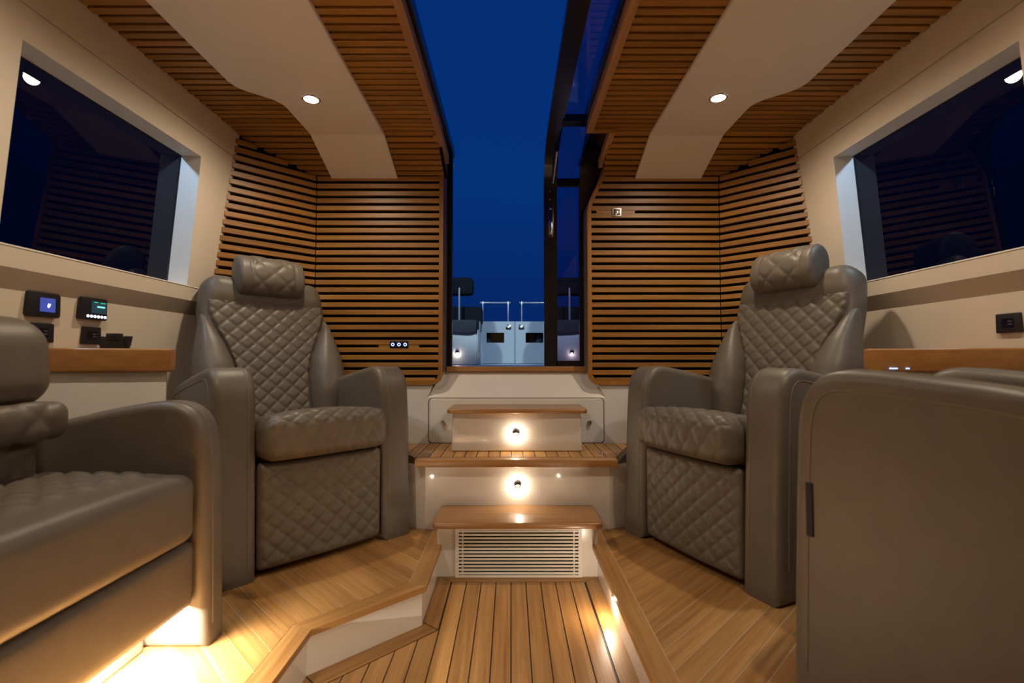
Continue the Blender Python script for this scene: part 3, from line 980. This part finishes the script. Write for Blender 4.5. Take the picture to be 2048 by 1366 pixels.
ARM_A = [(0.002, .05), (.014, .40), (.024, .62), (.036, .735), (.072, .798), (.13, .820), (.22, .808), (.36, .782), (.50, .752), (.58, .72), (.615, .64), (.62, .5)]
ARM_B = [(0.002, .05), (.014, .40), (.024, .62), (.036, .735), (.072, .798), (.13, .824), (.22, .824), (.36, .812), (.48, .798), (.57, .77), (.615, .68), (.62, .5)]
def make_armchair(W=.88, T=.158, arm_pts=ARM_A):
    t = thing('armchair', (0, 0, ZP), 0)
    arm_prof = [(0.0, 0.0)] + smooth_path(arm_pts, 5) + [(.62, 0.0)]
    for s in (-1, 1):
        xs = sorted((s * (W / 2), s * (W / 2 - T)))
        a = arm_mesh('arm', xs[0], xs[1], arm_prof, .030, t)
        # stitched seam along the inner edge of the arm front
        pts = [(s * (W / 2 - T + .034), p[0] - .0006, p[1]) for p in arm_prof[1:-1] if p[0] < .40]
        pts = [(p[0], p[1] - (.0 if p[2] > .75 else .0), p[2] + (.0006 if p[2] > .78 else 0)) for p in pts]
        tube('seam', pts, .0016, M_STITCH, a, 6)
        ring = offset_poly(np.array(arm_prof[::-1]), .045)[::-1]
        tube('seam', [(s * (W / 2 + .0002), p[0], p[1]) for p in ring[2:-2]], .0018, M_STITCH, a, 6)
    box('base', -.285, .285, .09, .58, .0, .45, M_LEA, t, .02)
    # quilted leg rest
    def f_panel(p, n, q):
        m = sstep(.276, .245, np.abs(p[:, 0])) * sstep(.204, .175, np.abs(p[:, 2])) * (n[:, 1] < -.2)
        h = quilt(p[:, 0], p[:, 2] + .02) * .0078 * m
        b_ = .012 * (1 - (p[:, 0] / .276) ** 2) * (n[:, 1] < -.2)
        p = p.copy(); p[:, 1] -= h + b_
        return p
    rbox('leg_rest', (.552, .10, .415), .022, .0062, M_LEA, t, (0, .066, .232), f_panel)
    # seat cushion, quilted over top and front
    def f_seat(p, n, q):
        top = np.maximum(n[:, 2], 0); fr = np.maximum(-n[:, 1], 0)
        s_ = p[:, 1] - (.075 - p[:, 2])
        m = sstep(.276, .235, np.abs(p[:, 0])) * np.maximum(sstep(.35, .8, top), sstep(.35, .8, fr)) * sstep(-.068, -.04, p[:, 2])
        h = quilt(p[:, 0] + .02, s_) * .0070 * m
        p = p + n * h[:, None]
        crown = .034 * (1 - (p[:, 0] / .28) ** 2) * np.clip(1 - ((p[:, 1] + .04) / .30) ** 2, 0, 1)
        p[:, 2] += np.where(p[:, 2] > 0, crown, 0)
        p[:, 1] -= .018 * (1 - (p[:, 0] / .28) ** 2) * (p[:, 1] < -.15)
        p[:, 2] += np.where(p[:, 2] > -.02, -.16 * (p[:, 1] + .12), 0) * sstep(-.04, .05, p[:, 2])
        return p
    rbox('seat_cushion', (.562, .56, .15), .055, .0062, M_LEA, t, (0, .235, .524), f_seat)
    # reclined back
    TL = R(13); ox, oy, oz = 0, .515, .50
    ct, st = math.cos(TL), math.sin(TL)
    def up(p):
        y_ = p[:, 1] * ct + p[:, 2] * st + oy
        z_ = -p[:, 1] * st + p[:, 2] * ct + oz
        return np.stack([p[:, 0], y_, z_], 1)
    H = .80
    def f_shell(p, n, q):
        z = p[:, 2] + H / 2
        k = np.interp(z, [0, .2, .5, .62, .72, .80], [.90, .95, 1.0, 1.01, .97, .90])
        p = p.copy(); p[:, 0] *= k
        p[:, 1] -= .030 * sstep(.60, .70, z) * (n[:, 1] < .3) * sstep(.34, .22, np.abs(p[:, 0]))
        # shallow saddle under the headrest
        p[:, 2] -= .014 * np.exp(-(p[:, 0] / .16) ** 2) * sstep(.70, .80, z)
        p[:, 1] += .060; p[:, 2] = p[:, 2] + H / 2
        return up(p)
    rbox('back_shell', (.63, .125, H), .060, .014, M_LEA, t, (0, 0, 0), f_shell)
    # quilted insert
    nu, nv = 96, 116
    V = []; F_ = []
    zz = np.linspace(.015, .672, nv); uu = np.linspace(-1, 1, nu)
    Z, Uu = np.meshgrid(zz, uu, indexing='ij')
    Xx = Uu * hwI(Z)
    edge = sstep(1.0, .93, np.abs(Uu)) * sstep(.672, .655, Z) * sstep(.015, .04, Z)
    Yy = -.006 - .008 * edge - .0068 * quilt(Xx, Z + .01) * edge + .022 * (1 - edge)
    Pb = np.stack([Xx.ravel(), Yy.ravel(), Z.ravel()], 1)
    F_ = [(j * nu + i, j * nu + i + 1, (j + 1) * nu + i + 1, (j + 1) * nu + i) for j in range(nv - 1) for i in range(nu - 1)]
    mesh_obj('quilted_insert', up(Pb), F_, M_LEA, t, True)
    # side bolsters
    for s in (-1, 1):
        ns, na = 34, 28
        V = []; F_ = []
        for j in range(ns):
            z = -.02 + .61 * j / (ns - 1)
            tt = j / (ns - 1)
            xi = float(hwI(z)) + .002
            xo = float(np.interp(z, [-.02, .10, .22, .36, .48, .56, .60], [.318, .362, .374, .362, .338, .320, .308]))
            ry = float(np.interp(z, [-.02, .06, .18, .32, .44, .52, .58, .60], [.060, .112, .135, .124, .090, .056, .022, .006]))
            if tt > .93:
                ry *= math.sqrt(max(1 - ((tt - .93) / .07) ** 2, .02))
            cx_ = (xi + xo) / 2; rx = max((xo - xi) / 2, .012)
            for i in range(na):
                a = 2 * math.pi * i / na
                ca, sa = math.cos(a), math.sin(a)
                e_ = .8
                V.append((s * (cx_ + rx * math.copysign(abs(ca) ** e_, ca)), .022 - ry * math.copysign(abs(sa) ** e_, sa) if sa > 0 else .022 + .05 * abs(sa), z))
        for j in range(ns - 1):
            for i in range(na):
                f = (j * na + i, j * na + (i + 1) % na, (j + 1) * na + (i + 1) % na, (j + 1) * na + i)
                F_.append(f if s < 0 else f[::-1])
        F_.append(tuple(range(na)) if s > 0 else tuple(range(na))[::-1])
        F_.append(tuple(range((ns - 1) * na, ns * na)) if s < 0 else tuple(range((ns - 1) * na, ns * na))[::-1])
        mesh_obj('side_bolster', up(np.array(V)), F_, M_LEA, t, True)
    # headrest
    def f_head(p, n, q):
        m = sstep(.105, .095, np.abs(p[:, 0])) * sstep(-.1, -.5, n[:, 1])
        h = quilt(p[:, 0] + .0, p[:, 2] + .0, .125, .110) * .0060 * m
        groove = .004 * np.exp(-((np.abs(p[:, 0]) - .108) / .004) ** 2) * (n[:, 1] < .2)
        p = p + n * (h - groove)[:, None]
        p[:, 0] *= 1.0
        p[:, 2] += .794; p[:, 1] -= .034
        return up(p)
    rbox('headrest', (.345, .150, .205), np.array([.026, .075, .095]), .0062, M_LEA, t, (0, 0, 0), f_head)
    return t

ARM_G = 'taupe leather armchairs'
chair = make_armchair()
chair.location = (-.785, 2.135, ZP); chair.rotation_euler[2] = R(47.5)
tag(chair, 'taupe quilted leather armchair with headrest beside the left window', 'armchair', ARM_G)
ch2 = copy_tree(chair)
ch2.location = (.735, 2.105, ZP); ch2.rotation_euler[2] = R(-66.5)
tag(ch2, 'taupe quilted leather armchair with headrest beside the right window', 'armchair', ARM_G)
ch3 = make_armchair(.78, .11, ARM_B)
ch3.scale = (.94, .86, 1.0)
ch3.location = (.990, 1.400, ZP); ch3.rotation_euler[2] = R(180 + 30)
tag(ch3, 'near taupe leather armchair seen from its arm side at the right edge', 'armchair', ARM_G)
# recline grip on the front edge of the nearest chair's arm
g_ = rbox('recline_grip', (.006, .020, .125), .0028, .004, M_RUBBER, ch3, (.3905, .066, .500))

# low settee on the left
def make_settee():
    t = thing('settee', (-.897, .93, ZP), R(90), 'low taupe leather settee with glowing strip underneath at the left edge', 'settee')
    hw, T = .55, .105
    prof = [(0.0, 0.0)] + smooth_path([(.002, .06), (.008, .35), (.016, .56), (.034, .655), (.075, .705), (.14, .724), (.24, .713), (.36, .690), (.48, .663), (.57, .635), (.605, .58), (.61, .45)], 5) + [(.61, 0)]
    for s in (-1, 1):
        xs = sorted((s * hw, s * (hw + T)))
        a = arm_mesh('arm', xs[0], xs[1], prof, .028, t)
        pts = [(s * (hw + .036), p[0] - .0006, p[1] + (.0006 if p[1] > .66 else 0)) for p in prof[1:-1] if p[0] < .40]
        tube('seam', pts, .0016, M_STITCH, a, 6)
    def f_seat(p, n, q):
        m = sstep(.3, .8, n[:, 2]) * sstep(.54, .48, np.abs(p[:, 0])) * sstep(-.20, -.15, p[:, 1])
        h = quilt(p[:, 0], p[:, 1]) * .011 * m
        p = p + n * h[:, None]
        p[:, 2] += np.where(p[:, 2] > 0, .022 * (1 - (p[:, 0] / .55) ** 4) * np.clip(1 - ((p[:, 1] - .0) / .36) ** 2, 0, 1), 0)
        return p
    rbox('seat_cushion', (1.092, .56, .195), .040, .011, M_LEA, t, (0, .305, .4175), f_seat)
    def f_skirt(p, n, q): return p
    rbox('front_panel', (1.092, .06, .185), .016, .02, M_LEA, t, (0, .062, .227), f_skirt)
    box('base', -hw + .01, hw - .01, .17, .58, 0.0, .32, M_LEA, t, .01)
    # back: plain upper roll over a quilted lower part
    def f_top(p, n, q):
        p = p.copy(); p[:, 1] += .10 * (p[:, 2] + .12)
        return p
    rbox('back_roll', (.955, .17, .245), .082, .016, M_LEA, t, (0, .445, .845), f_top)
    def f_low(p, n, q):
        m = (n[:, 1] < -.3) * sstep(.45, .41, np.abs(p[:, 0])) * sstep(.155, .12, np.abs(p[:, 2]))
        h = quilt(p[:, 0], p[:, 2]) * .011 * m
        p = p + n * h[:, None]
        return p
    rbox('backrest', (.90, .15, .27), .050, .0105, M_LEA, t, (0, .475, .600), f_low)
    def f_lum(p, n, q):
        m = (n[:, 1] < -.2) * sstep(.47, .43, np.abs(p[:, 0]))
        return p + n * (quilt(p[:, 0], p[:, 2] + p[:, 1], .15, .14) * .008 * m)[:, None]
    rbox('lumbar_roll', (.965, .17, .10), .034, .010, M_LEA, t, (0, .430, .685), f_lum)
    led = box('led_strip', -hw + .03, hw - .02, .110, .118, .150, .158, M_LED, t)
    d = bpy.data.lights.new('strip_light', 'AREA'); d.shape = 'RECTANGLE'; d.size = 1.0; d.size_y = .012
    d.energy = 52.0; d.color = (1.0, .91, .77)
    o = bpy.data.objects.new('strip_light', d); link(o, t); o.location = (0, .113, .148)
    o.rotation_euler = Vector((0, -.55, -1)).to_track_quat('-Z', 'Y').to_euler()
    return t
settee = make_settee()

# ================================================================== CONSOLES
def console(s, label, name='side_console'):
    t = thing(name, (CX + s * 1.45, 1.85, ZP), 0, label, 'side table')
    P = [(1.235, 1.745), (1.645, 1.60), (1.655, 1.60), (1.655, 1.97), (1.25, 1.79)]
    top = ly(prism('table_top', [(CX + s * x, y_) for x, y_ in P], .958, 1.040, M_TABLE, t, .008, 3))
    Q = [(1.262, 1.762), (1.64, 1.628), (1.655, 1.628), (1.655, 1.94), (1.275, 1.785)]
    ly(prism('cabinet', [(CX + s * x, y_) for x, y_ in Q], ZP, .958, M_GEL, t, .004, 2))
    return t
console(-1, 'white side console with thick teak top against the left wall')
rc = console(1, 'white side console with thick teak top against the right wall')
for xx, yy, hw_ in ((1.336, 1.7145, .011), (1.374, 1.7015, .004)):
    ly(box('pilot_light', xx - hw_, xx + hw_, yy, yy + .012, .968, .973, M_BLUEDOT, rc))

# black handset cradle on the left console
t = thing('handset_cradle', (-1.425, 1.775, 1.040), R(14), 'black handset cradle standing on the left teak side console', 'cradle')
prism('cradle_base', [(-.056, 0), (.056, 0), (.044, .040), (-.044, .040)][::1], -.022, .022, M_PLAST, t, .003, 2, 'xz')
prism('handset', [(-.030, .030), (.030, .030), (.026, .058), (-.026, .058)], -.026, .016, M_PLAST, t, .004, 2, 'xz')
prism('cradle_horn', [(.040, .010), (.060, .010), (.068, .048), (.044, .048)], -.016, .016, M_PLAST, t, .002, 2, 'xz')
prism('cradle_horn', [(-.060, .010), (-.040, .010), (-.044, .046), (-.056, .046)], -.016, .016, M_PLAST, t, .002, 2, 'xz')

t.scale = (.72, .9, .95)
# ------------------------------------------------------------------ wall mounted controls (left wall, facing the room)
def wall_frame(s, y_, z, d=.038):
    """origin on the lower wall; local x runs aft on the left wall, local -y points into the room"""
    return (CX + s * (wx(z) + d), y_, z), (R(90) if s < 0 else R(-90))
loc, rz = wall_frame(-1, 1.695, 1.190)
t = thing('control_screen', loc, rz, 'black control panel with small square blue screen on left wall', 'control panel')
prism('bezel', rr(-.062, .058, -.043, .043, .012), -.014, .012, M_PLAST, t, .003, 2, 'xz')
prism('screen', rr(-.020, .036, -.024, .024, .002, 2), -.0150, -.0135, M_SCR1, t, 0, 2, 'xz')
prism('screen_icon', [(.006, -.004), (.010, .006), (.013, -.001), (.018, .006), (.014, -.006), (.010, -.010)], -.0158, -.0149, M_WDOT, t, 0, 2, 'xz')
loc, rz = wall_frame(-1, 1.898, 1.196)
t = thing('stereo_control', loc, rz, 'black stereo control with teal display and row of lit buttons', 'control panel')
prism('bezel', rr(-.066, .052, -.042, .042, .007), -.018, .012, M_PLAST, t, .003, 2, 'xz')
prism('screen', rr(-.022, .046, -.016, .030, .002, 2), -.0190, -.0175, M_SCR2, t, 0, 2, 'xz')
prism('text_line', [(-.012, .024), (.004, .024), (.004, .027), (-.012, .027)], -.0197, -.0188, M_GREEN, t, 0, 2, 'xz')
prism('text_line', [(.018, .023), (.042, .023), (.042, .026), (.018, .026)], -.0197, -.0188, M_GREEN, t, 0, 2, 'xz')
prism('text_line', [(.002, .006), (.038, .006), (.038, .012), (.002, .012)], -.0197, -.0188, M_CYAN, t, 0, 2, 'xz')
for k in range(6):
    lathe('lit_button', [(.0005, -.0205), (.0050, -.0200), (.0052, -.0175)], M_WDOT, t, 14, 'y', (-.038 + k * .0158, 0, -.029))
def socket(s, y_, z, label, usb=True):
    loc, rz = wall_frame(s, y_, z)
    t = thing('wall_socket', loc, rz, label, 'socket', 'black wall sockets')
    prism('plate', rr(-.042, .042, -.033, .033, .004), -.009, .012, M_PLAST, t, .002, 2, 'xz')
    prism('inset', rr(-.020, .020, -.016, .016, .002), -.0100, -.0088, M_FRAME, t, 0, 2, 'xz')
    if usb:
        for zz in (-.006, .004):
            box('usb_port', .002, .016, -.0108, -.0098, zz, zz + .004, M_STEEL, t)
    return t
socket(-1, 1.903, 1.094, 'square black usb socket on left wall below stereo control')
socket(-1, 1.703, 1.094, 'black wall socket half hidden behind the settee back')
socket(1, 1.66, 1.125, 'black wall socket at the right edge above the teak console')

# row of three lit switches on the left slatted panel
t = thing('lit_switch', (-.670, YS + .003, 1.0935), 0, 'row of three blue-lit round switches in left slatted panel', 'switch')
prism('plate', rr(-.056, .056, -.0225, .0225, .004), -.006, 0, M_PLAST, t, .0015, 2, 'xz')
for k in (-1, 0, 1):
    x = k * .037
    b = prism('button', rr(x - .016, x + .016, -.017, .017, .004), -.0085, -.005, M_FRAME, t, .001, 2, 'xz')
    lathe('lit_ring', [(.0050, -.0096), (.0105, -.0096), (.0108, -.0080)], M_BLUEDOT, b, 20, 'y', (x, 0, -.001))
    lathe('ring_centre', [(.0004, -.0102), (.0046, -.0102), (.0050, -.0085)], M_FRAME, b, 16, 'y', (x, 0, -.001))
# brushed square plate on the right slatted panel
t = thing('metal_switch_plate', (.640, YS + .003, 1.894), 0, 'small square brushed metal plate on right slatted panel', 'switch')
prism('plate', rr(-.029, .029, -.027, .027, .004), -.007, 0, M_STEEL, t, .0015, 2, 'xz')
prism('inner_face', rr(-.019, .019, -.018, .018, .003), -.0082, -.0065, M_CHROME, t, .0006, 2, 'xz')
for a in ((-.011, -.007, -.010, .010), (-.011, .011, .007, .010), (.006, .010, -.010, .010), (-.004, .003, -.006, .003)):
    box('etched_mark', a[0], a[1], -.0088, -.0080, a[2], a[3], M_INK, t)

# ================================================================== OUTSIDE: aft cockpit
dk = box('floor_cockpit', -1.7, 1.77, 3.14, 6.3, .90, .952, M_OUTW)
tag(dk, 'pale cockpit deck outside beyond the doorway', None, kind='structure')
sea = mesh_obj('sea', [(-900, -600, -.6), (900, -600, -.6), (900, 1500, -.6), (-900, 1500, -.6)], [(0, 1, 2, 3)], M_SEA)
tag(sea, 'dark still sea beyond the boat', None, kind='structure')
YG = 6.0
def gate(x0, x1, s, label):
    t = thing('transom_gate', ((x0 + x1) / 2, YG, .955), 0, label, 'gate', 'white transom gates')
    hw = (x1 - x0) / 2
    # panel with a real window opening
    wx0, wx1, wz0, wz1 = -.108, .108, .255, .378
    wo = .02 * s
    wx0 += wo; wx1 += wo
    for (a, b, c, d) in ((-hw, wx0, .004, .515), (wx1, hw, .004, .515), (wx0, wx1, .004, wz0), (wx0, wx1, wz1, .515)):
        box('gate_panel', a, b, 0, .045, c, d, M_OUTW, t)
    prism('window_frame', rr(wx0 - .006, wx1 + .006, wz0 - .006, wz1 + .006, .02), .010, .013, M_RUBBER, t, 0, 3, 'xz')
    prism('window_pane', rr(wx0 + .002, wx1 - .002, wz0 + .002, wz1 - .002, .015), .002, .008, M_GATEWIN, t, 0, 3, 'xz')
    lx = -s * (hw - .075)
    lt = prism('latch', rr(lx - .033, lx + .033, .415, .475, .008), -.008, .0, M_DARKCH, t, .002, 2, 'xz')
    prism('latch_pull', rr(lx - .012, lx + .012, .430, .460, .004), -.013, -.007, M_STEEL, lt, .001, 2, 'xz')
    for hx in (-.155, .155):
        tube('rail_post', [(hx + wo, .022, .512), (hx + wo, .022, .735)], .008, M_RAIL, t, 10)
    tube('rail', [(-.185 + wo, .022, .748), (.185 + wo, .022, .748)], .010, M_RAIL, t, 10)
    for hx in (-.155, .155):
        lathe('rail_joint', [(.002, .725), (.018, .728), (.018, .760), (.002, .764)], M_RAIL, t, 12, 'z', (hx + wo, .022, 0))
    return t
gate(-.385, .044, -1, 'left white transom gate with dark window and chrome rail')
gate(.052, .481, 1, 'right white transom gate with dark window and chrome rail')
tw = box('wall_transom', -1.7, -.39, YG, YG + .06, .95, 1.46, M_OUTW)
tag(tw, 'white transom wall left of the gates', None, kind='structure')
tw = box('wall_transom', .486, 1.77, YG, YG + .06, .95, 1.46, M_OUTW)
tag(tw, 'white transom wall right of the gates', None, kind='structure')

def cockpit_seat(s, label, lab_l, lab_lamp):
    def X(x): return CX + s * x
    t = thing('cockpit_bench', (X(.62), 5.0, .952), 0, label, 'seat', 'cockpit seats outside')
    bx = lambda n, x0, x1, y0, y1, z0, z1, m, bv=.01: ly(box(n, min(X(x0), X(x1)), max(X(x0), X(x1)), y0, y1, z0, z1, m, t, bv))
    bx('locker', .335, 1.2, 4.60, 5.5, .952, 1.29, M_OUTW, .02)
    # fabric skirt that hangs over the locker front
    pts = [(.40, 1.375), (.345, 1.37), (.352, 1.255), (.42, 1.238), (.52, 1.242), (.60, 1.25), (.90, 1.25), (.90, 1.375)]
    ly(prism('cushion', [(X(a), b) for a, b in pts], 4.57, 5.3, M_CUSH2, t, .02, 3, 'xz'))
    bx('backrest', .325, 1.0, 5.00, 5.15, 1.36, 1.545, M_CUSH, .03)
    bx('headrest', .405, .80, 4.80, 4.95, 1.640, 1.812, M_CUSH, .035)
    ly(tube('pole', [(X(.535), 4.765, 1.36), (X(.535), 4.765, 1.70)], .010, M_RAIL, t, 12))
    ly(tube('rail', [(X(.325), 4.60, .955), (X(.325), 4.60, 1.36)], .008, M_RAIL, t, 10))
    lt = thing('deck_light', (X(.535), 4.599, 1.070), 0, lab_lamp, 'light', 'cockpit deck lights')
    lathe('base_ring', [(.001, -.004), (.018, -.004), (.021, -.001), (.021, 0)], M_STEEL, lt, 18, 'y')
    lathe('hood', [(.001, -.012), (.008, -.011), (.010, -.004)], M_DARKCH, lt, 14, 'y', (0, 0, .006))
    box('lens', -.009, .009, -.008, -.0035, -.012, -.004, M_STEPLENS, lt)
    point(lt, (0, -.022, -.014), .16, (1, .86, .68), .008)
    return t
cockpit_seat(-1, 'grey padded cockpit seat with pole headrest outside, left of the gates', '', 'small bright lamp low on the left cockpit locker')
cockpit_seat(1, 'grey padded cockpit seat seen through the sliding glass door', '', 'small bright lamp on the right cockpit locker behind glass')

# cold lamps outside: aft floodlights and side deck lamps
def outside_lamp(name, loc, direction, label, power, angle=110, grp=None):
    t = thing(name, loc, 0, label, 'light', grp)
    lathe('housing', [(.002, .05), (.045, .05), (.05, .01), (.05, 0)], M_OUTW, t, 20, 'z')
    lathe('lens', [(.001, -.001), (.042, -.001), (.042, .003)], M_COLD, t, 20, 'z')
    spot(t, (0, 0, -.012), power, (.66, .90, 1.0), angle, .5, .035, direction)
    return t
outside_lamp('cockpit_floodlight', (-.62, 3.30, 2.294), (.65, 2.7, -.98), 'cool cockpit floodlight above the left of the doorway', 105, 52, 'cockpit floodlights')
outside_lamp('cockpit_floodlight', (.74, 3.30, 2.294), (-.65, 2.7, -.98), 'cool cockpit floodlight above the right of the doorway', 105, 52, 'cockpit floodlights')
outside_lamp('side_deck_lamp', (CX - 1.85, 1.72, 2.245), (.35, .6, -.55), 'cool deck lamp outside the left window', SIDE_W, 130, 'side deck lamps')
outside_lamp('side_deck_lamp', (CX + 1.85, 1.72, 2.245), (-.35, .6, -.55), 'cool deck lamp outside the right window', SIDE_W, 130, 'side deck lamps')
